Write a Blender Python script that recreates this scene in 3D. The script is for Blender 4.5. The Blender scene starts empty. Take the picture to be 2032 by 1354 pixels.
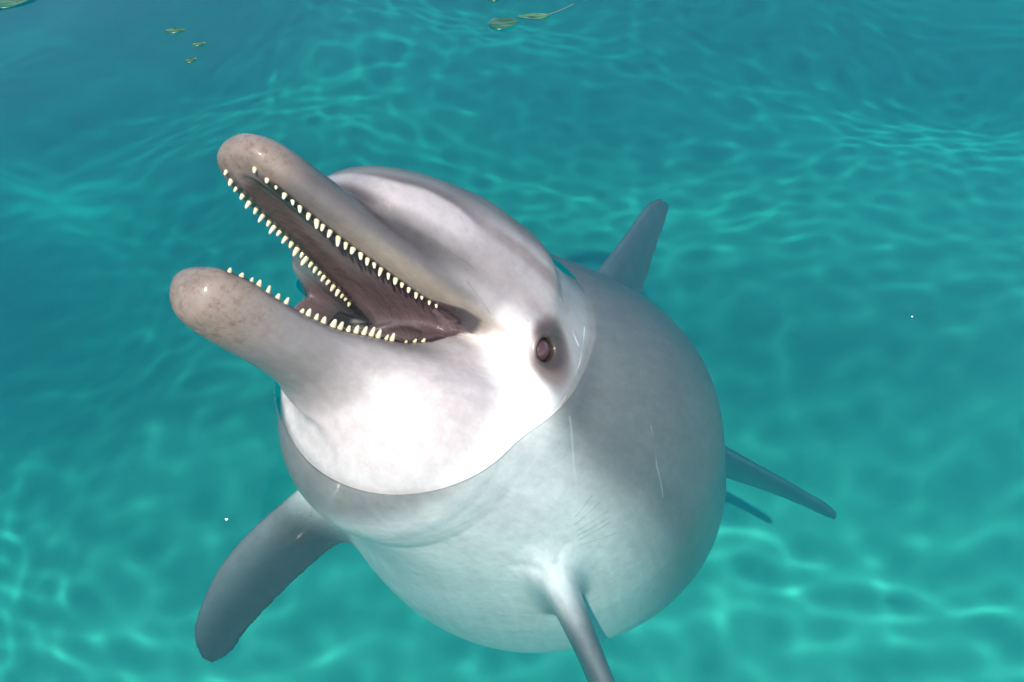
import bpy, bmesh, math, random
import numpy as np
from mathutils import Vector, Matrix

S = bpy.context.scene
COL = S.collection
# ---------------------------------------------------------------- camera, sky, sun, exposure
cam = bpy.data.cameras.new('camera'); cam_ob = bpy.data.objects.new('camera', cam); COL.objects.link(cam_ob)
cam.lens = 35; cam.sensor_width = 36; cam.clip_start = .02; cam.clip_end = 600
CAM_H, CAM_PITCH = .75, 48
cam_ob.location = (0, 0, CAM_H); cam_ob.rotation_euler = (math.radians(90 - CAM_PITCH), 0, 0)
S.camera = cam_ob

SUN = np.array((-.09, -.53, .84)); SUN /= np.linalg.norm(SUN)      # direction towards the sun
world = bpy.data.worlds.new('World'); S.world = world; world.use_nodes = True
wn = world.node_tree
sky = wn.nodes.new('ShaderNodeTexSky'); sky.sky_type = 'NISHITA'; sky.sun_disc = False
sky.sun_elevation = math.asin(SUN[2]); sky.sun_rotation = math.atan2(SUN[0], SUN[1])
wn.links.new(sky.outputs[0], wn.nodes['Background'].inputs[0])
wn.nodes['Background'].inputs[1].default_value = .15
sl = bpy.data.lights.new('sun', 'SUN'); sun_ob = bpy.data.objects.new('sun', sl); COL.objects.link(sun_ob)
sun_ob.rotation_euler = Vector(SUN).to_track_quat('Z', 'Y').to_euler(); sun_ob.location = (-6, -3, 7)
sl.energy = 3.5; sl.angle = math.radians(.55); sl.color = (1, .94, .86)
sl.cycles.is_caustics_light = True          # sunlight is refracted by the waves into caustics on what lies below
S.view_settings.view_transform = 'Standard'; S.view_settings.look = 'None'
S.view_settings.gamma = 1; S.view_settings.use_curve_mapping = False
S.view_settings.exposure = 1.28
S.cycles.max_bounces = 10; S.cycles.transmission_bounces = 8; S.cycles.volume_bounces = 1; S.cycles.transparent_max_bounces = 8
S.cycles.use_denoising = True

# ---------------------------------------------------------------- helpers
def link(o, parent=None):
    COL.objects.link(o)
    if parent is not None: o.parent = parent
    return o
def mesh_ob(name, V, F, mat=None, parent=None, smooth=True):
    me = bpy.data.meshes.new(name)
    me.from_pydata([tuple(v) for v in V], [], [tuple(f) for f in F]); me.update()
    if smooth: me.polygons.foreach_set('use_smooth', [True] * len(me.polygons))
    if mat: me.materials.append(mat)
    return link(bpy.data.objects.new(name, me), parent)
def quads_ob(name, V, F, mat=None, parent=None):
    me = bpy.data.meshes.new(name)
    me.vertices.add(len(V)); me.vertices.foreach_set('co', np.asarray(V, np.float32).ravel())
    me.loops.add(F.size); me.loops.foreach_set('vertex_index', F.astype(np.int32).ravel())
    me.polygons.add(len(F)); me.polygons.foreach_set('loop_start', np.arange(0, F.size, 4, dtype=np.int32))
    me.polygons.foreach_set('use_smooth', np.ones(len(F), bool)); me.update(calc_edges=True); me.validate()
    if mat: me.materials.append(mat)
    return link(bpy.data.objects.new(name, me), parent)
def material(name):
    m = bpy.data.materials.new(name); m.use_nodes = True
    return m, m.node_tree.nodes, m.node_tree.links, m.node_tree.nodes['Principled BSDF']
def plain(name, col, rough=.5, **kw):
    m, n, l, b = material(name)
    b.inputs['Base Color'].default_value = (*col, 1); b.inputs['Roughness'].default_value = rough
    for k, v in kw.items(): b.inputs[k.replace('_', ' ')].default_value = v
    return m
def noise(n, l, vec, scale, detail=4, rough=.55):
    t = n.new('ShaderNodeTexNoise'); t.inputs['Scale'].default_value = scale; t.inputs['Detail'].default_value = detail
    t.inputs['Roughness'].default_value = rough
    if vec is not None: l.new(vec, t.inputs['Vector'])
    return t.outputs['Fac']
def ramp(n, l, fac, stops):
    r = n.new('ShaderNodeValToRGB'); l.new(fac, r.inputs['Fac'])
    while len(r.color_ramp.elements) < len(stops): r.color_ramp.elements.new(.5)
    for e, (p, c) in zip(r.color_ramp.elements, stops): e.position = p; e.color = (*c, 1) if len(c) == 3 else c
    return r.outputs['Color']
def mix(n, l, fac, a, b, mode='MIX'):
    m = n.new('ShaderNodeMix'); m.data_type = 'RGBA'; m.blend_type = mode
    for s, v in ((0, fac), (6, a), (7, b)):
        if hasattr(v, 'links'): l.new(v, m.inputs[s])
        else: m.inputs[s].default_value = v if s == 0 else (*v, 1)
    return m.outputs[2]
def bump(n, l, h, strength, dist, normal=None):
    b = n.new('ShaderNodeBump'); b.inputs['Strength'].default_value = strength; b.inputs['Distance'].default_value = dist
    l.new(h, b.inputs['Height'])
    if normal is not None: l.new(normal, b.inputs['Normal'])
    return b.outputs['Normal']

# ---------------------------------------------------------------- sea: waves, water column, sandy bottom
SEABED = -2.85
rng = np.random.default_rng(11)
WAVES = []
for i in range(44):
    lam = .085 * (3.2 ** rng.random()); k = 2 * math.pi / lam
    a = rng.normal(math.radians(75), .8)
    WAVES.append((k * math.cos(a), k * math.sin(a), rng.uniform(0, 6.28), .050 / k ** 2))
for i in range(7):                      # long low swell: hardly focuses light, but tilts the mirror image of the sky
    lam = rng.uniform(1.0, 2.4); k = 2 * math.pi / lam; a = rng.normal(math.radians(80), .5)
    WAVES.append((k * math.cos(a), k * math.sin(a), rng.uniform(0, 6.28), .028 / k))
def wave(x, y):
    z = np.zeros_like(x)
    for kx, ky, ph, A in WAVES: z += A * np.sin(kx * x + ky * y + ph)
    return z * np.clip(1.6 - np.hypot(x, y - 1) / 8, 0, 1)
vm = bpy.data.materials.new('sea_water_column'); vm.use_nodes = True
n, l = vm.node_tree.nodes, vm.node_tree.links; n.clear()
out = n.new('ShaderNodeOutputMaterial')
va = n.new('ShaderNodeVolumeAbsorption'); vs = n.new('ShaderNodeVolumeScatter'); add = n.new('ShaderNodeAddShader')
va.inputs['Color'].default_value = (.20, .943, .978, 1); va.inputs['Density'].default_value = 1.0
vs.inputs['Color'].default_value = (.02, .88, 1, 1); vs.inputs['Density'].default_value = .20; vs.inputs['Anisotropy'].default_value = 0
l.new(va.outputs[0], add.inputs[0]); l.new(vs.outputs[0], add.inputs[1]); l.new(add.outputs[0], out.inputs['Volume'])
x0, x1, y0, y1, z0, z1 = -70, 70, -70, 70, -9, .04
bv = [(x, y, z) for z in (z0, z1) for y in (y0, y1) for x in (x0, x1)]
bf = [(0, 2, 3, 1), (4, 5, 7, 6), (0, 1, 5, 4), (2, 6, 7, 3), (0, 4, 6, 2), (1, 3, 7, 5)]
vol = mesh_ob('water_haze', bv, bf, vm, smooth=False); vol['kind'] = 'stuff'; vol['label'] = 'greenish turquoise tint of the water column'

sm, n, l, b = material('green_tinted_sand')
gc = n.new('ShaderNodeNewGeometry').outputs['Position']
c1 = ramp(n, l, noise(n, l, gc, .9, 5, .6), [(.3, (.10, .27, .185)), (.7, (.17, .37, .26))])  # sand tinted green: part of the water's red absorption put into its colour
c2 = mix(n, l, .25, c1, ramp(n, l, noise(n, l, gc, 9, 4), [(.3, (.08, .20, .14)), (.7, (.30, .48, .36))]))
l.new(c2, b.inputs['Base Color']); b.inputs['Roughness'].default_value = .9
def grow(fine, step, far, rate=1.08):
    out = [fine]; d = step
    while out[-1] < far: d *= rate; out.append(out[-1] + d)
    return np.array(out)
def axis_grid(a, b, step, far):
    mid = np.arange(a, b + step / 2, step)
    r = grow(mid[-1], step, far)[1:]; l_ = -grow(-mid[0], step, far)[1:][::-1]
    return np.concatenate([l_, mid, r])
sx = axis_grid(-4, 4, .12, 90); sy = axis_grid(-1, 6, .12, 90)
X, Y = np.meshgrid(sx, sy, indexing='ij')
Zs = SEABED - .5 * np.clip(Y - 2.0, 0, 8) - .75 * np.clip(-X - 1.05 - .2 * np.sin(1.3 * Y), 0, 2.5) + .05 * np.sin(1.3 * X + .7 * Y) * np.cos(.9 * Y - .4 * X) + .03 * np.sin(2.9 * X - 1.7 * Y)
I = np.arange(X.size).reshape(X.shape)
bed = quads_ob('seabed', np.stack([X, Y, Zs], -1).reshape(-1, 3), np.stack([I[:-1, :-1], I[1:, :-1], I[1:, 1:], I[:-1, 1:]], -1).reshape(-1, 4), sm)
bed['kind'] = 'structure'; bed['label'] = 'greenish sandy sea bottom under the water'
bed.cycles.is_caustics_receiver = True
# ---------------------------------------------------------------- dolphin shape (numpy)
def pchip(xk, yk, x):
    xk = np.asarray(xk, float); yk = np.asarray(yk, float)
    h = np.diff(xk); d = np.diff(yk) / h
    m = np.zeros_like(yk); m[0] = d[0]; m[-1] = d[-1]
    s = d[:-1] * d[1:] > 0
    w1 = 2 * h[1:] + h[:-1]; w2 = h[1:] + 2 * h[:-1]
    with np.errstate(divide='ignore', invalid='ignore'):
        m[1:-1] = np.where(s, (w1 + w2) / (w1 / d[:-1] + w2 / d[1:]), 0)
    x = np.clip(x, xk[0], xk[-1]); i = np.clip(np.searchsorted(xk, x) - 1, 0, len(h) - 1)
    t = (x - xk[i]) / h[i]; t2 = t * t; t3 = t2 * t
    return (yk[i] * (2*t3 - 3*t2 + 1) + h[i] * m[i] * (t3 - 2*t2 + t) + yk[i+1] * (3*t2 - 2*t3) + h[i] * m[i+1] * (t3 - t2))

class Loft:
    """implicit tube along x: rows of (x, half width, top z, bottom z); wz = where the widest point lies between bottom (0) and top (1)"""
    def __init__(self, rows, wz=.5, pt=2.0, pb=2.0):
        r = np.array(sorted(rows), float)
        self.x0, self.x1 = r[0, 0], r[-1, 0]
        self.gx = np.linspace(self.x0, self.x1, 1500)
        self.w, self.t, self.b = (pchip(r[:, 0], r[:, k], self.gx) for k in (1, 2, 3))
        self.wz, self.pt, self.pb = wz, pt, pb
    def at(self, x):
        return [np.interp(x, self.gx, q) for q in (self.w, self.t, self.b)]
    def __call__(self, X, Y, Z):
        w, t, b = self.at(X)
        w = np.maximum(w, 1e-4)
        c = b + (t - b) * self.wz
        hu = np.maximum(t - c, 1e-4); hd = np.maximum(c - b, 1e-4)
        dz = Z - c
        up = dz > 0
        h = np.where(up, hu, hd); p = np.where(up, self.pt, self.pb)
        a = np.abs(Y) / w; e = np.abs(dz) / h
        r = (a ** p + e ** p + 1e-9) ** (1 / p)
        d = (r - 1) * np.minimum(w, np.maximum((t - b) / 2, 1e-4))
        e0 = np.maximum(X - self.x1, self.x0 - X)
        return np.where(e0 > 0, np.sqrt(np.maximum(d, 0) ** 2 + e0 ** 2), np.maximum(d, np.maximum(self.x0 - X, -1)))

def smin(a, b, k):
    h = np.clip(.5 + .5 * (b - a) / k, 0, 1)
    return b + (a - b) * h - k * h * (1 - h)
def smax(a, b, k): return -smin(-a, -b, k)
def ell(X, Y, Z, c, r):
    q = np.sqrt(((X - c[0]) / r[0]) ** 2 + ((Y - c[1]) / r[1]) ** 2 + ((Z - c[2]) / r[2]) ** 2)
    return (q - 1) * min(r)
def sstep(a, b, x):
    t = np.clip((x - a) / (b - a), 0, 1); return t * t * (3 - 2 * t)

BODY = Loft([(.216, .0, .03, .03), (.212, .024, .046, .014), (.20, .047, .066, .006), (.184, .064, .079, .003), (.155, .083, .095, .0), (.12, .098, .108, -.006),
             (.08, .112, .120, -.014), (.05, .120, .123, -.020), (.03, .126, .125, -.028), (.012, .130, .126, -.05), (-.01, .133, .127, -.10), (-.05, .139, .130, -.14), (-.1, .160, .142, -.18),
             (-.2, .203, .17, -.21), (-.3, .23, .197, -.23), (-.5, .243, .22, -.25), (-.7, .247, .23, -.245), (-.9, .228, .225, -.225),
             (-1.2, .175, .19, -.18), (-1.5, .115, .145, -.14), (-1.8, .06, .10, -.10), (-2.0, .035, .065, -.065), (-2.15, .02, .03, -.03), (-2.18, .0, .0, .0)])
UPPER = Loft([(.327, .0, .003, .003), (.324, .018, .013, -.006), (.317, .029, .018, -.011), (.305, .037, .023, -.015), (.288, .043, .026, -.018), (.25, .051, .028, -.02), (.2, .061, .031, -.021),
              (.15, .074, .036, -.022), (.1, .088, .042, -.023), (.05, .104, .05, -.026), (0, .115, .05, -.03), (-.05, .10, .04, -.03)], wz=.36, pt=2.0, pb=2.8)
LOWER = Loft([(.324, .0, -.038, -.038), (.321, .016, -.026, -.05), (.314, .026, -.018, -.060), (.30, .034, -.0135, -.067), (.28, .039, -.015, -.073), (.255, .042, -.022, -.079), (.22, .046, -.030, -.087),
              (.18, .053, -.0345, -.100), (.14, .063, -.0345, -.114), (.1, .077, -.031, -.126), (.05, .097, -.020, -.132), (0, .108, -.02, -.14), (-.05, .09, -.05, -.13)], wz=.62, pt=2.8, pb=2.0)
JAW_HINGE = np.array([.0, 0, -.035]); JAW_OPEN = .293
ROW_U = lambda x: np.interp(x, [.08, .1, .2, .29, .31, .32], [.062, .056, .036, .0255, .018, .008])
ROW_L = lambda x: np.interp(x, [.08, .1, .2, .29, .31, .32], [.06, .054, .035, .0255, .018, .008])
def to_jaw(X, Z):       # world-of-head -> closed lower jaw coordinates
    c, s = math.cos(JAW_OPEN), math.sin(JAW_OPEN)
    x, z = X - JAW_HINGE[0], Z - JAW_HINGE[2]
    return JAW_HINGE[0] + c * x - s * z, JAW_HINGE[2] + s * x + c * z
def from_jaw(x, z):
    c, s = math.cos(JAW_OPEN), math.sin(JAW_OPEN)
    x, z = x - JAW_HINGE[0], z - JAW_HINGE[2]
    return JAW_HINGE[0] + c * x + s * z, JAW_HINGE[2] - s * x + c * z

PAL = Loft([(.31, .0, -.022, -.03), (.295, .012, -.012, -.034), (.25, .02, -.008, -.04), (.15, .036, -.004, -.04), (.09, .047, -.006, -.04), (.04, .045, -.015, -.05), (.02, .0, -.03, -.04)])
FLO = Loft([(.298, .0, -.022, -.03), (.285, .012, 0, -.032), (.25, .02, 0, -.044), (.15, .036, 0, -.062), (.09, .047, 0, -.07), (.05, .045, 0, -.065), (.02, .0, -.03, -.04)])
EYE_C = np.array([0.001, .1275, -.0175])

def fin_rows(X, Y, Z, rows):
    """blade along Z: rows of (z, leading x, trailing x, half thickness)"""
    r = np.array(rows, float)
    g = np.linspace(r[0, 0], r[-1, 0], 400)
    le, te, th = (pchip(r[:, 0], r[:, k], g) for k in (1, 2, 3))
    l, t, h = (np.interp(Z, g, q) for q in (le, te, th))
    c = np.maximum((l - t) / 2, 1e-3); m = (l + t) / 2; h = np.maximum(h, 1e-3)
    u = np.clip((X - m) / c, -1, 1)       # +1 leading, -1 trailing
    r_ = np.minimum(.0052, h)             # edge radius
    th = np.maximum(h * (.74 + .26 * u) * np.sqrt(np.maximum(1 - u * u, 0)) , r_)
    qx = np.abs(X - m) - (c - r_); qy = np.abs(Y) - (th - r_)
    d = np.sqrt(np.maximum(qx, 0) ** 2 + np.maximum(qy, 0) ** 2) + np.minimum(np.maximum(qx, qy), 0) - r_
    e0 = np.maximum(Z - r[-1, 0], r[0, 0] - Z)
    return np.where(e0 > 0, np.sqrt(np.maximum(d, 0) ** 2 + e0 ** 2), np.maximum(d, e0))

DORSAL = [(-.1, .20, -.20, .045), (.1, .17, -.20, .038), (.2, .10, -.185, .028), (.26, .06, -.195, .021), (.33, .0, -.21, .016), (.41, -.08, -.235, .012), (.48, -.16, -.265, .008), (.505, -.215, -.27, .004)]
FIN_AT, FIN_YAW, FIN_LEAN = -.55, math.radians(-15), -.04
FLIP = [(-.06, .072, -.072, .034), (.0, .066, -.064, .030), (.06, .058, -.062, .022), (.135, .046, -.068, .016), (.21, .020, -.081, .0135), (.275, -.018, -.096, .0115), (.318, -.053, -.11, .010), (.337, -.082, -.106, .007)]
FLUKE_PITCH = math.radians(16)
FLUKE = [(0, .20, -.12, .034), (.05, .16, -.13, .028), (.13, .10, -.125, .020), (.22, .03, -.13, .015), (.30, -.05, -.155, .012), (.355, -.11, -.175, .009), (.37, -.145, -.175, .006)]
def nrm(v): v = np.asarray(v, float); return v / np.linalg.norm(v)
# flipper frames per side (+1 left, -1 right): root, span direction, chord (leading) direction in canonical axes
FLIPPER = {1: (np.array([-.205, .092, -.192]), nrm((-.36, .60, -.72)), nrm((.9, .26, -.12))),
           -1: (np.array([-.26, -.135, -.155]), nrm((-.35, -.62, -.70)), nrm((.9, -.35, .1)))}
def flipper(X, Y, Z, side):
    o, s, c = FLIPPER[side]
    c = nrm(c - s * (c @ s)); n = np.cross(s, c)
    x, y, z = X - o[0], Y - o[1], Z - o[2]
    return fin_rows(x * c[0] + y * c[1] + z * c[2], x * n[0] + y * n[1] + z * n[2], x * s[0] + y * s[1] + z * s[2], FLIP)

SLIT = np.array([(.124, -.046, -.142), (.121, -.034, -.154), (.119, -.02, -.168), (.117, .0, -.178), (.112, .016, -.185)])
def mouth_slit(X, Y, Z, zj):
    """gap between the lips near the left corner of the mouth"""
    return np.maximum(np.maximum(Z - np.interp(X, [.03, .036, .044, .055, .075, .10, .13], [-.034, -.028, -.0225, -.017, -.0165, -.021, -.0255]), -zj - .0365 + .42 * np.maximum(.105 - X, 0)), np.maximum(.030 - X, np.maximum(X - .13, .05 - Y)))
def sdf(X, Y, Z):
    xmax, xmin = float(np.max(X)), float(np.min(X))
    d = BODY(X, Y, Z)
    if xmax > -.62:
        xj, zj = to_jaw(X, Z)
        g = 1 - .58 * sstep(.25, .13, X) * sstep(-.04, .04, X)      # its right cheek bulges outwards
        YU = np.where(Y < -.055, -.055 + (Y + .055) * g, Y)
        u = UPPER(X, YU, Z)
        u = smax(u, -PAL(X, Y, Z), .006)
        lo = LOWER(xj, np.where(Y < -.055, -.055 + (Y + .055) * (1 - .5 * sstep(.14, .08, X) * sstep(-.04, .04, X)), Y), zj)
        lo = smax(lo, -FLO(xj, Y, zj), .006)
        ca, cb = np.array([.02, .018, -.102]), np.array([-.30, -.005, -.03]); ab = cb - ca      # gular and chest swelling below the open jaw
        t = np.clip(((X - ca[0]) * ab[0] + (Y - ca[1]) * ab[1] + (Z - ca[2]) * ab[2]) / (ab @ ab), 0, 1)
        thr = np.sqrt((X - ca[0] - t * ab[0]) ** 2 + (Y - ca[1] - t * ab[1]) ** 2 + (Z - ca[2] - t * ab[2]) ** 2) - (.112 + .077 * t)
        ca, cb = np.array([-.03, -.012, -.132]), np.array([-.48, -.006, -.055]); ab = cb - ca      # fuller breast on its right
        t = np.clip(((X - ca[0]) * ab[0] + (Y - ca[1]) * ab[1] + (Z - ca[2]) * ab[2]) / (ab @ ab), 0, 1)
        br = np.sqrt((X - ca[0] - t * ab[0]) ** 2 + (Y - ca[1] - t * ab[1]) ** 2 + (Z - ca[2] - t * ab[2]) ** 2) - (.112 + .086 * t + .075 * t * (1 - t))
        thr = smin(thr, br, .09)
        d = smin(d, smax(thr, zj + .062 + 1.3 * np.minimum(X + .005, 0), .03), .07)
        cheek = ell(X, Y, Z, (-.036, 0, -.07), (.058, .136, .09))
        d = smin(d, cheek, .025)
        lo = smin(lo, d, .04)
        # slit where the lower jaw lies against the chest
        for A, B in zip(SLIT[:-1], SLIT[1:]):
            q = B - A; t = np.clip(((X - A[0]) * q[0] + (Y - A[1]) * q[1] + (Z - A[2]) * q[2]) / (q @ q), 0, 1)
            lo = smax(lo, .0075 - np.sqrt((X - A[0] - t * q[0]) ** 2 + (Y - A[1] - t * q[1]) ** 2 + (Z - A[2] - t * q[2]) ** 2), .014)
        u = smin(u, d, .010)
        web = ell(X, Y, Z, (.055, -.100, -.058), (.066, .013, .055))      # skin between the jaws at its right corner of the mouth
        u = smin(u, web, .012)
        d = smin(u, lo, .007)
        d = smax(d, -mouth_slit(X, Y, Z, zj), .005)
        # eye: a low brow swelling, then the socket
        for s in (1, -1):
            b = ell(X, Y, Z, (-.004, s * .118, -.012), (.034, .018, .026))
            d = smin(d, b, .018)
            rr = np.sqrt(np.maximum(np.sqrt(((X - EYE_C[0]) / 1.12) ** 2 + (Z - EYE_C[2]) ** 2) - .0142, -1) ** 2 + (Y - s * (EYE_C[1] + .0085)) ** 2) - .0026
            d = smin(d, rr, .006)          # lids
            d = smax(d, -(np.sqrt((X - EYE_C[0]) ** 2 + (Y - s * EYE_C[1] - s * .0055) ** 2 + (Z - EYE_C[2]) ** 2) - .0125), .004)
    if xmin < -.15 and xmax > -1.3:
        c, q = math.cos(FIN_YAW), math.sin(FIN_YAW)
        yy = Y - FIN_LEAN * np.maximum(Z - .2, 0)
        d = smin(d, fin_rows((X - FIN_AT) * c + yy * q, yy * c - (X - FIN_AT) * q, Z, DORSAL), .035)
    if xmin < .0 and xmax > -.75:
        for s in (1, -1):
            d = smin(d, flipper(X, Y, Z, s), .03)
    if xmin < -1.5:
        c, q = math.cos(FLUKE_PITCH), math.sin(FLUKE_PITCH)
        d = smin(d, fin_rows((X + 2.02) * c + Z * q, Z * c - (X + 2.02) * q, np.abs(Y), FLUKE), .03)
    return d

def axis(parts):
    out = [parts[0][0]]
    for a, b, h in parts:
        n = max(1, int(round((b - a) / h))); out += list(a + (b - a) * np.arange(1, n + 1) / n)
    return np.array(out)

def surface_nets(xs, ys, zs, slab=24):
    nx, ny, nz = len(xs), len(ys), len(zs)
    D = np.empty((nx, ny, nz), np.float32)
    Yg, Zg = ys[None, :, None], zs[None, None, :]
    for i in range(0, nx, slab):
        X = xs[i:i + slab][:, None, None]
        # only the part of the slab near the animal
        D[i:i + slab] = sdf_box(X, ys, zs)
    ins = D < 0
    cnt = np.zeros((nx-1, ny-1, nz-1), np.int8)
    for a in (0, 1):
        for b in (0, 1):
            for c in (0, 1): cnt += ins[a:nx-1+a, b:ny-1+b, c:nz-1+c]
    cells = np.argwhere((cnt > 0) & (cnt < 8)); del cnt
    idx = -np.ones((nx-1, ny-1, nz-1), np.int32)
    idx[tuple(cells.T)] = np.arange(len(cells))
    acc = np.zeros((len(cells), 3)); num = np.zeros(len(cells))
    G = (xs, ys, zs)
    ci, cj, ck = cells.T
    for ax in range(3):
        o = [k for k in range(3) if k != ax]
        for a in (0, 1):
            for b in (0, 1):
                p = [ci, cj, ck]; p = [q.copy() for q in p]
                p[o[0]] += a; p[o[1]] += b
                q = [r.copy() for r in p]; q[ax] += 1
                d0, d1 = D[tuple(p)], D[tuple(q)]
                m = (d0 < 0) != (d1 < 0)
                t = np.where(m, d0 / np.where(m, d0 - d1, 1), 0)
                pos = np.stack([G[k][p[k]] for k in range(3)], 1)
                pos[:, ax] += t * (G[ax][q[ax]] - G[ax][p[ax]])
                acc[m] += pos[m]; num[m] += 1
    V = acc / num[:, None]
    F = []
    for ax in range(3):
        o = [(ax + 1) % 3, (ax + 2) % 3]
        sl0 = [slice(None)] * 3; sl1 = [slice(None)] * 3
        sl0[ax] = slice(0, -1); sl1[ax] = slice(1, None)
        ch = np.argwhere(ins[tuple(sl0)] != ins[tuple(sl1)])
        ok = (ch[:, o[0]] > 0) & (ch[:, o[1]] > 0)
        ch = ch[ok]
        flip = ins[tuple(sl0)][tuple(ch.T)]
        q = []
        for a, b in ((-1, -1), (0, -1), (0, 0), (-1, 0)):
            c = ch.copy(); c[:, o[0]] += a; c[:, o[1]] += b
            q.append(idx[tuple(c.T)])
        q = np.stack(q, 1)
        q[~flip] = q[~flip][:, ::-1]
        F.append(q)
    return V, np.vstack(F)

def sdf_box(X, ys, zs):
    """field of one slab; far outside a loose box the cheap body field is enough"""
    return sdf(X, ys[None, :, None], zs[None, None, :])

# ---------------------------------------------------------------- pose
SC = .965
HEAD_POS = np.array([-.0689, .7054, -.0139])
def frame(f, d):
    f = nrm(f); d = np.asarray(d, float); d = nrm(d - f * (d @ f)); return np.stack([f, np.cross(d, f), d], 1)
HEAD_R = frame((-.5064, -.1378, .8512), (.3214, .8859, .3346))
KEYS = [(0.0, HEAD_R),
        (.30, frame((-.10, -.12, .98), (.26, .80, .45))),
        (.80, frame((-.13, -.38, .92), (.22, .80, .45))),
        (1.5, frame((-.32, -.48, .80), (.32, .80, .50))),
        (2.3, frame((-.35, -.24, .90), (.32, .80, .50)))]
BEND_X = -.03
def pose_tables():
    s = np.linspace(0, 2.4, 481); R = np.zeros((481, 3, 3)); ks = [k[0] for k in KEYS]
    for a in range(3):
        for b in range(3): R[:, a, b] = pchip(ks, [k[1][a, b] for k in KEYS], s)
    f = R[:, :, 0]; f /= np.linalg.norm(f, axis=1)[:, None]
    d = R[:, :, 2]; d -= f * (f * d).sum(1)[:, None]; d /= np.linalg.norm(d, axis=1)[:, None]
    l = np.cross(d, f)
    P = np.zeros((481, 3)); P[0] = HEAD_POS + HEAD_R[:, 0] * BEND_X * SC
    ds = s[1] - s[0]
    P[1:] = P[0] - np.cumsum((f[1:] + f[:-1]) / 2 * ds * SC, axis=0)
    return s, P, f, l, d
def pose(V):
    V = np.asarray(V, float)
    s, P, f, l, d = pose_tables()
    t = np.clip(BEND_X - V[:, 0], 0, 2.39)
    I = lambda A: np.stack([np.interp(t, s, A[:, k]) for k in range(3)], 1)
    fwd = np.maximum(V[:, 0] - BEND_X, 0)
    return I(P) + I(f) * (fwd * SC)[:, None] + I(l) * (V[:, 1] * SC)[:, None] + I(d) * (V[:, 2] * SC)[:, None]
def unpose(W):
    """world -> canonical coordinates near the neck"""
    s, P, f, l, d = pose_tables()
    x = ((W - HEAD_POS) @ HEAD_R[:, 0]) / SC
    I = lambda A, t: np.stack([np.interp(t, s, A[:, k]) for k in range(3)], 1)
    for it in range(8):
        t = np.clip(BEND_X - x, 0, 2.3)
        e = ((W - I(P, t)) * I(f, t)).sum(1) / SC
        x = np.where(t > 0, BEND_X - t, BEND_X) + e
    t = np.clip(BEND_X - x, 0, 2.3); r = W - I(P, t)
    return np.stack([x, (r * I(l, t)).sum(1) / SC, (r * I(d, t)).sum(1) / SC], 1)
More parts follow.
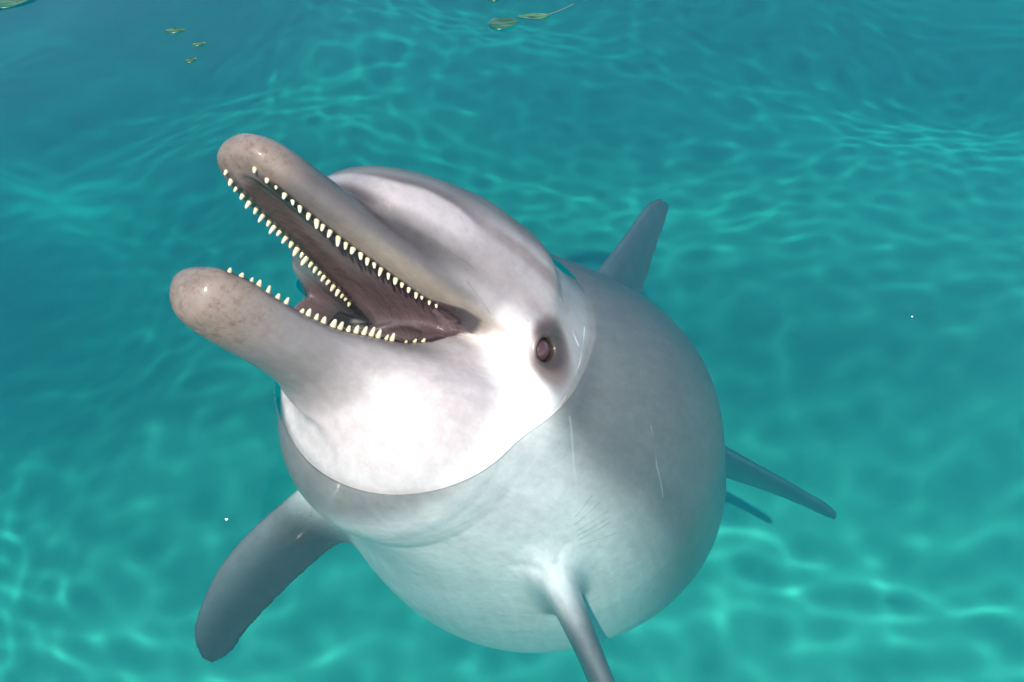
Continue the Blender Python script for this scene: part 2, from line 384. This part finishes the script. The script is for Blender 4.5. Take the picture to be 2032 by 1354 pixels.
# ---------------------------------------------------------------- dolphin: mesh, colours, parts
def lerp3(a, b, t): return a + (np.asarray(b, float) - a) * t[:, None]
def skin_colours(V, N):
    x, y, z = V.T
    ay = np.abs(y)
    w, t, b = BODY.at(x)
    c = (t + b) / 2; u = np.where(z > c, (z - c) / np.maximum(t - c, .01), (z - c) / np.maximum(c - b, .01))
    n = len(V)
    col = np.tile(np.array([.175, .173, .175]), (n, 1))  # flank grey, darkened so the colour also carries the shaded flank
    rgh = np.full(n, .34)
    col = lerp3(col, (.73, .705, .685), sstep(-.42, -.92, u))                        # pale belly
    col = lerp3(col, (.15, .155, .17), sstep(.15, .75, u) * sstep(.03, -.16, x))    # dark cape
    # melon: pale flanks with a painted highlight, brownish crown
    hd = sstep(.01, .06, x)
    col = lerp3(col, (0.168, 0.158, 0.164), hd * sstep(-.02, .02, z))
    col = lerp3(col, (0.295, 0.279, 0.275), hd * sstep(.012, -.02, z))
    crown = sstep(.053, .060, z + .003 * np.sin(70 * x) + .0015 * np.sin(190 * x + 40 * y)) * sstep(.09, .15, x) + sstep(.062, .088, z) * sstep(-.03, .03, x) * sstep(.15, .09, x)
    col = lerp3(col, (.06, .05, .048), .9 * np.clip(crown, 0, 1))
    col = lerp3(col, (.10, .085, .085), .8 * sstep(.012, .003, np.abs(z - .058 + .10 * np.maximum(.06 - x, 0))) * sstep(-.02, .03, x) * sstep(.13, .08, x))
    col = lerp3(col, (0.246, 0.234, 0.238), .8 * sstep(.028, .038, z) * sstep(.060, .053, z + .003 * np.sin(70 * x)) * sstep(.10, .135, x) * sstep(.215, .195, x))  # bright wet highlight below the crown, put into the skin colour
    # fins
    fin = sstep(.22, .29, z) * (x < -.3); col = lerp3(col, (.115, .12, .14), fin)
    for s in (1, -1):
        o, sp, ch = FLIPPER[s]; q = (V - o) @ sp
        m = sstep(.03, .11, q) * sstep(.030, .010, flipper(x, y, z, s)) * (x < 0) * (x > -.8) * (y * s > .0)
        lead = sstep(.0, .06, (V - o) @ nrm(ch - sp * (ch @ sp)) + .35 * np.maximum(q - .1, 0))  # paler leading edge: its sunlit look is put into the colour
        col = col + (np.array([.065, .068, .078]) + np.outer(lead, [.10, .095, .09]) - col) * m[:, None]
    col = lerp3(col, (.10, .11, .125), sstep(-1.6, -1.95, x))
    # jaws
    xj, zj = to_jaw(x, z)
    g = 1 - .58 * sstep(.25, .13, x) * sstep(-.04, .04, x); yu = np.where(y < -.055, -.055 + (y + .055) * g, y)
    dU = UPPER(x, yu, z); dL = LOWER(xj, np.where(y < -.055, -.055 + (y + .055) * (1 - .5 * sstep(.14, .08, x) * sstep(-.04, .04, x)), y), zj)
    up = sstep(.012, .003, dU) * sstep(.02, .06, x) * (dU <= dL)
    lo = sstep(.016, .004, dL) * sstep(.03, .09, xj) * (dL < dU)
    col = lerp3(col, (0.042, 0.038, 0.038), up * sstep(.05, .15, x))
    col = lerp3(col, (0.090, 0.082, 0.079), up * sstep(.014, -.008, z) * sstep(.0, .1, x))
    col = lerp3(col, (0.180, 0.156, 0.127), up * sstep(-.004, -.016, z) * sstep(.27, .16, x))
    col = lerp3(col, (0.135, 0.126, 0.125), lo * sstep(.08, .22, xj))
    col = lerp3(col, (0.123, 0.113, 0.111), lo * sstep(-.056, -.038, zj) * sstep(.05, .12, xj))
    tip = np.maximum(up * sstep(.265, .31, x), lo * sstep(.235, .295, xj))
    col = lerp3(col, (0.145, 0.118, 0.098), tip)
    # stripe from the eye to the crease in front of the melon, two fine dark lines in a soft band
    path = np.array([(-.01, .0), (.006, .012), (.041, .026), (.094, .029), (.139, .028), (.178, .025), (.215, .016)])
    dd = np.full(n, 9.)
    for p, q in zip(path[:-1], path[1:]):
        k = np.clip(((x - p[0]) * (q[0] - p[0]) + (z - p[1]) * (q[1] - p[1])) / ((q - p) @ (q - p)), 0, 1)
        dd = np.minimum(dd, np.hypot(x - p[0] - k * (q[0] - p[0]), z - p[1] - k * (q[1] - p[1])))
    col = lerp3(col, (.15, .13, .13), (.25 + .5 * sstep(.10, .02, x)) * sstep(.0075, .0015, dd) * (ay > .03) * sstep(.216, .2, x))
    # eye patch
    e = np.sqrt(((x + .004) / .026) ** 2 + ((z + .016 - .25 * (x + .004)) / .032) ** 2) + .05 * np.sin(90 * x) * np.sin(75 * z)
    pt = (ay > .09) * 1.0
    col = lerp3(col, (.10, .078, .072), pt * sstep(1.25, .8, e))
    col = lerp3(col, (.034, .025, .023), pt * sstep(.0185, .015, np.hypot(x - EYE_C[0], z - EYE_C[2])))
    col = lerp3(col, (.034, .025, .023), pt * sstep(1.02, .5, e + 7 * np.maximum(-z - .018, 0) - 8 * np.maximum(z + .015, 0)))
    # inside of the mouth
    ru = ROW_U(x); rl = ROW_L(xj)
    cj, sj = math.cos(JAW_OPEN), math.sin(JAW_OPEN)
    Nj = sj * N[:, 0] + cj * N[:, 2]
    inU = (zj > -.035) * sstep(-.004, -.012, z) * sstep(ru + .006, ru + .002, ay) * (x > -.01) * sstep(.317, .285, x) * (N[:, 2] < .3)
    inL = (Nj > -.1) * (z < -.012) * sstep(rl + .004, rl + .001, ay) * (zj > -.09) * (x > -.01) * sstep(.285, .262, xj)
    gape = (zj > np.where(y < 0, -.085, -.05)) * (z < -.012) * sstep(.045, .06, x) * (x < .24)
    inC = gape * sstep(-.05, .25, -np.sign(y) * N[:, 1]) * sstep(.03, .05, ay)
    inS = sstep(.0035, .0015, np.abs(mouth_slit(x, y, z, zj))) * (y > .05) * sstep(.018, .03, x)
    inm = np.clip(np.maximum(np.maximum(inU, inL), np.maximum(inC, inS)), 0, 1)
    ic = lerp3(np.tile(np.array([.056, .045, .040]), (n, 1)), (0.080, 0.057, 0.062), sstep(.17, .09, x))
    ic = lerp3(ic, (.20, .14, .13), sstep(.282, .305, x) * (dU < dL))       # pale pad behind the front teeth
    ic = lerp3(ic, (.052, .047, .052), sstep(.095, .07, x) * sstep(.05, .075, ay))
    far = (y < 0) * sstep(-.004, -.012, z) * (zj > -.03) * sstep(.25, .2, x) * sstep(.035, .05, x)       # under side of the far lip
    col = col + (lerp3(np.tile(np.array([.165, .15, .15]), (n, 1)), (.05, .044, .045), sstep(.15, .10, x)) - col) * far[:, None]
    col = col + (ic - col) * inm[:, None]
    gum = np.maximum(sstep(.0085, .0045, np.abs(ay - ru + .0015)) * sstep(-.012, -.018, z) * (np.abs(dU) < .006) * (x > .05) * (x < .318),
                     sstep(.0055, .0025, np.abs(ay - rl)) * sstep(-.044, -.04, zj) * (np.abs(dL) < .006) * (xj > .06) * (xj < .302))
    col = lerp3(col, (.02, .018, .018), .92 * gum)
    col = col * np.array([1.03, .995, .955])
    rgh = rgh + (.48 - rgh) * tip
    rgh = rgh + (.2 - rgh) * inm
    return col, rgh, tip * (1 - inm), inm

def polyline(pts, wd): return [(p, q, wd) for p, q in zip(pts[:-1], pts[1:])]
SCARS = polyline([(-.003, .131, .045), (-.025, .137, .030), (-.037, .146, .009)], .0015) + polyline([(-.046, .139, .036), (-.040, .152, -.009), (-.029, .157, -.054), (-.018, .154, -.086)], .0013) + \
        polyline([(-.043, .160, -.072), (-.079, .159, -.120), (-.116, .154, -.157)], .0019) + polyline([(-.141, .191, -.044), (-.171, .198, -.081), (-.209, .203, -.105)], .0013)
FOLDS = [((-.160, .147, -.184), (-.170, .169, -.156), .0015), ((-.145, .148, -.178), (-.154, .169, -.147), .0014), ((-.135, .149, -.173), (-.136, .166, -.143), .0014), ((-.168, .145, -.189), (-.192, .171, -.161), .0014),
         ((-.126, .151, -.166), (-.121, .163, -.141), .0012), ((-.152, .148, -.181), (-.163, .169, -.152), .0014), ((.137, .094, .052), (.124, .098, .042), .0009)] + \
        polyline([(.213, .052, .011), (.183, .061, .021), (.148, .077, .021), (.103, .094, .020), (.053, .110, .014), (.028, .128, .0)], .0012) + polyline([(.092, .091, .007), (.045, .104, -.012), (.022, .127, -.031)], .0010)
def body_material():
    m, n, l, b = material('wet_dolphin_skin')
    at = n.new('ShaderNodeAttribute'); at.attribute_name = 'skin'
    cn = n.new('ShaderNodeAttribute'); cn.attribute_name = 'canon'
    rg = n.new('ShaderNodeAttribute'); rg.attribute_name = 'rough'
    tp = n.new('ShaderNodeAttribute'); tp.attribute_name = 'scuff'
    v = cn.outputs['Vector']
    broad = noise(n, l, v, 7, 4, .6); fine = noise(n, l, v, 90, 5, .65); mid = noise(n, l, v, 28, 4, .6)
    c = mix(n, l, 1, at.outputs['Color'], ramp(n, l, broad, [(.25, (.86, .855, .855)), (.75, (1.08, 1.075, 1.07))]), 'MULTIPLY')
    c = mix(n, l, 1, c, ramp(n, l, fine, [(.3, (.90, .89, .88)), (.7, (1.06, 1.06, 1.06))]), 'MULTIPLY')
    ms = n.new('ShaderNodeMapping'); ms.inputs['Scale'].default_value = (5, 42, 42); ms.inputs['Rotation'].default_value = (0, .25, .2); l.new(v, ms.inputs['Vector'])
    c = mix(n, l, 1, c, ramp(n, l, noise(n, l, ms.outputs[0], 1.3, 6, .7), [(.3, (.87, .865, .87)), (.68, (1.07, 1.07, 1.07))]), 'MULTIPLY')
    # scuffed tan tips of the jaws
    sc = n.new('ShaderNodeMath'); sc.operation = 'MULTIPLY'; l.new(tp.outputs['Fac'], sc.inputs[0])
    sr = ramp(n, l, noise(n, l, v, 120, 8, .8), [(.49, (0, 0, 0)), (.66, (1, 1, 1))]); l.new(sr, sc.inputs[1])
    c = mix(n, l, sc.outputs[0], c, (.085, .052, .040))
    # old rake scars (pale) and the skin folds at the flipper (dark): strokes in the animal's own coordinates
    def stroke(A, B, wd):
        A, B = np.array(A), np.array(B); ba = B - A
        def vm(op, *ins):
            q = n.new('ShaderNodeVectorMath'); q.operation = op
            for i, iv in enumerate(ins):
                s = q.inputs['Scale'] if (op == 'SCALE' and i == 1) else q.inputs[i]
                if hasattr(iv, 'links'): l.new(iv, s)
                else: s.default_value = iv
            return q.outputs['Value'] if op in ('DOT_PRODUCT', 'LENGTH') else q.outputs['Vector']
        pa = vm('SUBTRACT', v, tuple(A)); h = vm('DOT_PRODUCT', pa, tuple(ba / (ba @ ba)))
        cl = n.new('ShaderNodeClamp'); l.new(h, cl.inputs['Value'])
        dist = vm('LENGTH', vm('SUBTRACT', pa, vm('SCALE', tuple(ba), cl.outputs[0])))
        m = n.new('ShaderNodeMapRange'); l.new(dist, m.inputs['Value'])
        m.inputs['From Min'].default_value = wd; m.inputs['From Max'].default_value = wd * .25
        return m.outputs[0]
    def union(ms):
        o = ms[0]
        for q in ms[1:]:
            k = n.new('ShaderNodeMath'); k.operation = 'MAXIMUM'; l.new(o, k.inputs[0]); l.new(q, k.inputs[1]); o = k.outputs[0]
        return o
    def faded(o, f):
        k = n.new('ShaderNodeMath'); k.operation = 'MULTIPLY'; l.new(o, k.inputs[0]); k.inputs[1].default_value = f; return k.outputs[0]
    pale = union([stroke(*q) for q in SCARS]); dark = union([stroke(*q) for q in FOLDS])
    c = mix(n, l, faded(pale, .36), c, (.62, .59, .58))
    c = mix(n, l, faded(dark, .32), c, (.05, .05, .055))
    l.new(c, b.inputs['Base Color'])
    rr = n.new('ShaderNodeMath'); rr.operation = 'MULTIPLY_ADD'; l.new(mid, rr.inputs[0]); rr.inputs[1].default_value = .16; l.new(rg.outputs['Fac'], rr.inputs[2])
    l.new(rr.outputs[0], b.inputs['Roughness'])
    b.inputs['Coat Weight'].default_value = .3; b.inputs['Coat Roughness'].default_value = .16; b.inputs['Coat IOR'].default_value = 1.33
    b.inputs['IOR'].default_value = 1.4; b.inputs['Specular IOR Level'].default_value = .36
    nm = bump(n, l, fine, .3, .0018)
    nm = bump(n, l, mid, .2, .003, nm)
    # streaks of the palate, only inside the mouth
    inn = n.new('ShaderNodeAttribute'); inn.attribute_name = 'inner'
    mp = n.new('ShaderNodeMapping'); mp.inputs['Scale'].default_value = (14, 90, 60); l.new(v, mp.inputs['Vector'])
    pn = n.new('ShaderNodeMath'); pn.operation = 'MULTIPLY'; l.new(noise(n, l, mp.outputs[0], 1.6, 5, .65), pn.inputs[0]); l.new(inn.outputs['Fac'], pn.inputs[1])
    nm = bump(n, l, pn.outputs[0], .5, .005, nm)
    l.new(nm, b.inputs['Normal'])
    return m

def graded(a, b, f0, f1, fine, coarse, rate=.035):
    """grid lines from a to b, spaced `fine` inside [f0, f1] and widening gradually to `coarse` outside"""
    st = lambda v: min(coarse, fine + rate * max(f0 - v, v - f1, 0))
    up = [f0]
    while up[-1] < b: up.append(up[-1] + st(up[-1]))
    dn = [f0]
    while dn[-1] > a: dn.append(dn[-1] - st(dn[-1]))
    return np.array(dn[:0:-1] + up)
gx = graded(-2.30, .345, -.12, .345, .0027, .0085, .012)
gy = graded(-.44, .44, -.16, .16, .0028, .004)
gz = graded(-.50, .56, -.23, .14, .0028, .0042)
DV, DF = surface_nets(gx, gy, gz)
def relax(V, F, w, lam):
    E = np.vstack([F[:, [0, 1]], F[:, [1, 2]], F[:, [2, 3]], F[:, [3, 0]]])
    acc = np.zeros_like(V); num = np.bincount(E[:, 0], minlength=len(V)) + np.bincount(E[:, 1], minlength=len(V))
    for k in range(3): acc[:, k] = np.bincount(E[:, 0], V[E[:, 1], k], len(V)) + np.bincount(E[:, 1], V[E[:, 0], k], len(V))
    return V + (acc / np.maximum(num, 1)[:, None] - V) * (lam * w)[:, None]
soft = np.maximum(sstep(-.10, -.2, DV[:, 0]), .35)
for it in range(4):
    DV = relax(DV, DF, soft, .6); DV = relax(DV, DF, soft, -.61)
a_, b_, c_, d_ = (DV[DF[:, k]] for k in range(4))
fn = np.cross(c_ - a_, d_ - b_)
DN = np.stack([sum(np.bincount(DF[:, k], fn[:, j], len(DV)) for k in range(4)) for j in range(3)], 1)
DN /= np.linalg.norm(DN, axis=1)[:, None] + 1e-12
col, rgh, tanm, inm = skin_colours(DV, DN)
root = bpy.data.objects.new('dolphin', None); link(root)
root.location = tuple(HEAD_POS); root.empty_display_size = .1
root['label'] = 'grey bottlenose dolphin rising from the water with its mouth wide open'; root['category'] = 'dolphin'
def rel(W): return np.asarray(W) - HEAD_POS
skin = body_material()
body_world = pose(DV)
body = quads_ob('body', rel(body_world), DF, skin, root)
me = body.data
def attr(name, kind, arr):
    a = me.attributes.new(name, kind, 'POINT'); arr = np.asarray(arr, np.float32)
    a.data.foreach_set({'FLOAT': 'value', 'FLOAT_COLOR': 'color', 'FLOAT_VECTOR': 'vector'}[kind], arr.ravel())
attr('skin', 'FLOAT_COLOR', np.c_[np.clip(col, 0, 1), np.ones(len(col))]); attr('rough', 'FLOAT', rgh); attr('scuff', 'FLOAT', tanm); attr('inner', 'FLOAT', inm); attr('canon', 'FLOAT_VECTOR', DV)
body.cycles.is_caustics_receiver = True; body.cycles.shadow_terminator_geometry_offset = .15; body.cycles.shadow_terminator_offset = .1

# teeth
tm, n, l, b = material('ivory_tooth')
oc = n.new('ShaderNodeTexCoord').outputs['Object']
sep = n.new('ShaderNodeSeparateXYZ'); l.new(oc, sep.inputs[0])
mr = n.new('ShaderNodeMapRange'); mr.inputs['From Min'].default_value = -.001; mr.inputs['From Max'].default_value = .006; l.new(sep.outputs['Z'], mr.inputs['Value'])
l.new(ramp(n, l, mr.outputs[0], [(0, (.22, .19, .09)), (.45, (.36, .31, .18)), (1, (.43, .39, .27))]), b.inputs['Base Color'])
b.inputs['Roughness'].default_value = .25
def tooth_mesh(h, r):
    V, F = [], []
    prof = [(-.25, 1.0), (0, 1.05), (.3, 1.0), (.6, .78), (.86, .56), (.97, .3)]
    k = 10
    for zz, rr in prof:
        for i in range(k):
            a = 2 * math.pi * i / k
            V.append((r * rr * math.cos(a) - .10 * h * max(zz, 0) ** 2, r * .9 * rr * math.sin(a), h * zz))
    V.append((-.10 * h, 0, h))
    for j in range(len(prof) - 1):
        for i in range(k): F.append((j*k+i, j*k+(i+1) % k, (j+1)*k+(i+1) % k, (j+1)*k+i))
    for i in range(k): F.append(((len(prof)-1)*k+i, (len(prof)-1)*k+(i+1) % k, len(V)-1))
    me = bpy.data.meshes.new('tooth'); me.from_pydata(V, [], F); me.update()
    me.polygons.foreach_set('use_smooth', [True] * len(me.polygons)); me.materials.append(tm)
    return me
TM = [tooth_mesh(h, r) for h, r in ((.0096, .0028), (.0088, .0027), (.0076, .0025), (.0054, .0023))]
def surf_z(x, y, za, zb):
    zs = np.linspace(za, zb, 60)
    d = sdf(np.full((60, 1, 1), x), np.full((60, 1, 1), y), zs[:, None, None]).ravel()
    i = np.argmax(d < 0)
    return zs[i] if (d < 0).any() else None
def add_tooth(P, direction, me):
    o = bpy.data.objects.new('tooth', me); link(o, root)
    W = pose(np.array([P, P + .01 * direction]))
    a = Vector(W[1] - W[0]).normalized()
    q = a.to_track_quat('Z', 'X')
    k = R2.uniform(.78, 1.14); o.scale = (k, k, k * R2.uniform(.72, 1.15)); o.location = Vector(W[0] - HEAD_POS); o.rotation_mode = 'QUATERNION'; o.rotation_quaternion = q
    return o
R2 = random.Random(5)
for upper in (True, False):
    for s in (1, -1):
        N = 25
        for i in range(N):
            top = .308 if upper else .297; x = top - (top - .088) * (i / (N - 1)) ** .94 + R2.uniform(-.0012, .0012)
            if R2.random() < .05: continue
            k = 3 if i < 3 or i > 21 else (2 if i < 6 or i > 17 else R2.choice((0, 0, 1, 2)))
            y = s * ((ROW_U if upper else ROW_L)(x))
            if upper:
                z = surf_z(x, y, -.05, .01)
                if z is None: continue
                P = np.array([x, y, z + .001]); D = nrm((R2.uniform(-.2, .2), s * .28 + R2.uniform(-.16, .16), -1))
            else:
                hx, hz0 = from_jaw(x, -.005); hx1, hz1 = from_jaw(x, -.07)
                ts = np.linspace(0, 1, 80)
                d = sdf((hx + (hx1 - hx) * ts)[:, None, None], np.full((80, 1, 1), y), (hz0 + (hz1 - hz0) * ts)[:, None, None]).ravel()
                if not (d < 0).any(): continue
                t = ts[np.argmax(d < 0)] + .015
                P = np.array([hx + (hx1 - hx) * t, y, hz0 + (hz1 - hz0) * t])
                c, q = math.cos(JAW_OPEN), math.sin(JAW_OPEN)
                dx, dz = R2.uniform(-.12, .12), 1.0
                D = nrm((c * dx + q * dz, s * .25 + R2.uniform(-.1, .1), -q * dx + c * dz))
            add_tooth(P, D, TM[k])

# eyes
em = plain('brown_iris', (.040, .017, .017), .08, Specular_IOR_Level=.5)
pm = plain('black_pupil', (.008, .006, .008), .05)
def ball(r, seg=24, rings=16):
    V, F = [(0, 0, r)], []
    for j in range(1, rings):
        a = math.pi * j / rings
        for i in range(seg):
            t = 2 * math.pi * i / seg; V.append((r * math.sin(a) * math.cos(t), r * math.sin(a) * math.sin(t), r * math.cos(a)))
    V.append((0, 0, -r))
    for i in range(seg): F.append((0, 1 + i, 1 + (i + 1) % seg))
    for j in range(rings - 2):
        for i in range(seg):
            a = 1 + j * seg; F.append((a + i, a + seg + i, a + seg + (i + 1) % seg, a + (i + 1) % seg))
    a = 1 + (rings - 2) * seg
    for i in range(seg): F.append((len(V) - 1, a + (i + 1) % seg, a + i))
    return V, F
for s in (1, -1):
    V, F = ball(.0125)
    o = mesh_ob('eye', V, F, em, root)
    o.location = Vector(pose(np.array([(EYE_C + (.0006, .0013, -.0004)) * (1, s, 1)]))[0] - HEAD_POS)
    o.scale = (1, 1, 1)

# tongue
TON = Loft([(.235, .0, -.055, -.055), (.225, .011, -.042, -.07), (.19, .019, -.036, -.085), (.14, .033, -.031, -.09), (.08, .046, -.026, -.09), (.04, .045, -.032, -.09), (.0, .03, -.05, -.08), (-.02, .0, -.06, -.06)])
def loft_mesh(L, k=28, nx=40, jaw=True):
    V, F = [], []
    for i in range(nx + 1):
        x = L.x0 + (L.x1 - L.x0) * (.5 - .5 * math.cos(math.pi * i / nx)); w, t, b = L.at(x)
        c = b + (t - b) * L.wz
        for j in range(k):
            a = 2 * math.pi * j / k; sz = math.sin(a)
            V.append((x, w * math.cos(a), c + (t - c) * sz if sz > 0 else c + (c - b) * sz))
    for i in range(nx):
        for j in range(k): F.append((i*k+j, (i+1)*k+j, (i+1)*k+(j+1) % k, i*k+(j+1) % k))
    V = np.array(V)
    if jaw: V[:, 0], V[:, 2] = from_jaw(V[:, 0], V[:, 2])
    return V, F
V, F = loft_mesh(TON)
tg, n, l, b = material('wet_pink_tongue')
pos = n.new('ShaderNodeTexCoord').outputs['Object']
l.new(ramp(n, l, noise(n, l, pos, 60, 4), [(.3, (.15, .09, .095)), (.7, (.23, .15, .155))]), b.inputs['Base Color'])
b.inputs['Roughness'].default_value = .2; l.new(bump(n, l, noise(n, l, pos, 220, 3), .3, .001), b.inputs['Normal'])
mesh_ob('tongue', rel(pose(V)), F, tg, root)
# ---------------------------------------------------------------- water surface, with a small meniscus where it meets the dolphin's skin
def water_axis(a, fa, fb, b, fine, step, far):
    mid = np.concatenate([np.arange(a, fa, step), np.arange(fa, fb, fine), np.arange(fb, b + step / 2, step)])
    r = grow(mid[-1], step, far)[1:]; l_ = -grow(-mid[0], step, far)[1:][::-1]
    return np.concatenate([l_, mid, r])
gx = water_axis(-1.6, -.27, .14, 1.7, .0016, .0085, 90); gy = water_axis(-.6, .44, .94, 3.2, .0016, .0085, 90)
X, Y = np.meshgrid(gx, gy, indexing='ij')
Z = wave(X, Y)
near = (X > -.28) & (X < .17) & (Y > .43) & (Y < 1.0)
from mathutils.bvhtree import BVHTree
BW = body_world; bm_ = (np.abs(BW[:, 2]) < .06)
bf = DF[bm_[DF].all(1)]
tree = BVHTree.FromPolygons([tuple(p) for p in BW.tolist()], [tuple(q) for q in bf.tolist()])
GAP = .0056
dfull = np.full(X.shape, 9.)
for i, j in np.argwhere(near):
    p = Vector((X[i, j], Y[i, j], Z[i, j]))
    q, nrm_, fi, dd_ = tree.find_nearest(p, .05)
    if q is None: continue
    sgn = 1 if (p - q).dot(nrm_) > 0 else -1
    dfull[i, j] = sgn * dd_
    if GAP - .0027 < sgn * dd_ < GAP:                # pull the rim of the sheet onto one smooth line round the skin
        o_ = Vector((p.x - q.x, p.y - q.y)) * sgn
        if o_.length > 1e-5:
            o_.normalize(); X[i, j] += o_.x * (GAP - sgn * dd_); Y[i, j] += o_.y * (GAP - sgn * dd_)
            dfull[i, j] = GAP
Z[near] += .0007 * np.exp(-np.maximum(dfull[near] - GAP, 0) / .006)
I = np.arange(X.size).reshape(X.shape)
WF = np.stack([I[:-1, :-1], I[1:, :-1], I[1:, 1:], I[:-1, 1:]], -1).reshape(-1, 4)
WF = WF[dfull.ravel()[WF].min(1) > GAP - .0004]        # the sheet ends at the dolphin's skin

wm = bpy.data.materials.new('clear_sea_water'); wm.use_nodes = True
n, l = wm.node_tree.nodes, wm.node_tree.links; n.clear()
out = n.new('ShaderNodeOutputMaterial'); g = n.new('ShaderNodeBsdfGlass')
g.inputs['IOR'].default_value = 1.333; g.inputs['Roughness'].default_value = 0
l.new(g.outputs[0], out.inputs['Surface'])
water = quads_ob('water', np.stack([X, Y, Z], -1).reshape(-1, 3), WF, wm)
water['kind'] = 'structure'; water['label'] = 'clear turquoise sea water with gentle ripples'
water.cycles.is_caustics_caster = True

# ---------------------------------------------------------------- floating leaves and flecks
lm, n, l, b = material('wet_green_leaf')
oi = n.new('ShaderNodeObjectInfo'); oc = n.new('ShaderNodeTexCoord').outputs['Object']
c = ramp(n, l, noise(n, l, oc, 70, 4), [(.3, (.006, .034, .014)), (.55, (.012, .05, .02)), (.75, (.03, .055, .018))])
l.new(mix(n, l, 1, c, oi.outputs['Color'], 'MULTIPLY'), b.inputs['Base Color']); b.inputs['Roughness'].default_value = .3
vein = plain('pale_leaf_rib', (.09, .10, .05), .45)
def leaf(name, label, x, y, length, width, turn, curl, tint, stem=.0, sink=.0012):
    V, F = [], []
    nu, nv = 14, 6
    for i in range(nu + 1):
        t = i / nu; wd = width * .5 * math.sin(math.pi * t ** .8) ** .85 * (1 + .08 * math.sin(9 * t)) + .0006
        for j in range(-nv // 2, nv // 2 + 1):
            q = j / (nv / 2)
            V.append(((t - .5) * length, q * wd, curl * .3 * length * (t - .5) ** 2 + .08 * wd * q * q + .0007 * math.sin(7 * t + 3 * q)))
    k = nv + 1
    for i in range(nu):
        for j in range(nv): F.append((i*k+j, (i+1)*k+j, (i+1)*k+j+1, i*k+j+1))
    r = bpy.data.objects.new(name, None); link(r); r.empty_display_size = .02
    r['label'] = label; r['category'] = 'leaf'; r['group'] = 'leaves floating on the water'
    r.location = (x, y, float(wave(np.array([x]), np.array([y]))[0]) + .0015 - sink); r.rotation_euler = (0, 0, turn)
    bl = mesh_ob('blade', V, F, lm, r); bl.color = (*tint, 1)
    m = bl.modifiers.new('thickness', 'SOLIDIFY'); m.thickness = .0006
    rv, rf = [], []
    n_ = 12; x0_, x1_ = -.5 * length - stem, .47 * length
    for i in range(n_ + 1):
        xx = x0_ + (x1_ - x0_) * i / n_; rad = .0005 * (1 - .6 * i / n_)
        zz = .3 * curl * xx * xx / length + .0006 + (.15 * (max(-.5 * length - xx, 0)))
        for a in range(5): rv.append((xx, rad * math.cos(a * 1.2566), zz + rad * math.sin(a * 1.2566)))
    for i in range(n_):
        for a in range(5): rf.append((i*5+a, i*5+(a+1) % 5, (i+1)*5+(a+1) % 5, (i+1)*5+a))
    mesh_ob('midrib', rv, rf, vein, r)
    return r
leaf('leaf', 'broad dark green leaf on the water just left of a narrow stemmed leaf', -.012, 1.273, .042, .032, .15, .6, (.75, 1, 1.0), sink=.0008)
leaf('leaf', 'narrow green leaf with a long thin stem, right of the broad leaf', .031, 1.293, .046, .013, math.pi + .10, .5, (2.2, 1.7, 1.3), stem=.034)
leaf('leaf', 'green leaf cut by the top edge of the picture above the broad dark leaf', -.026, 1.345, .028, .026, .5, .4, (.8, 1, .9))
leaf('leaf', 'glossy green leaf with bright highlights at the top left corner', -.725, 1.335, .062, .034, .35, 1.1, (1, 1.2, .8))
leaf('leaf', 'small green leaf floating alone, the upper one left of the middle', -.468, 1.248, .026, .013, .1, .5, (.9, 1.1, .7))
leaf('leaf', 'tiny faint olive leaf just below the small green leaf', -.428, 1.212, .018, .008, .3, .3, (1.3, 1.2, .9), sink=.0008)
leaf('leaf', 'tiny curled green leaf, lowest of the small leaves at upper left', -.430, 1.172, .015, .009, .5, 1.2, (1, 1.1, .8))
fm = plain('white_foam', (.85, .87, .87), .4)
for x, y, r_, lb in ((-.2475, .4625, .0013, 'tiny white fleck floating at lower left beside the dolphin\'s flipper'), (.4195, .7175, .0010, 'tiny white fleck floating in the open water at right')):
    V, F = ball(r_, 10, 7)
    V = [(vx * (1 + .3 * math.sin(900 * vy)), vy * .8, vz * .6) for vx, vy, vz in V]
    o = mesh_ob('foam_fleck', V, F, fm); o.location = (x, y, float(wave(np.array([x]), np.array([y]))[0]) + r_ * .3)
    o['label'] = lb; o['category'] = 'foam fleck'
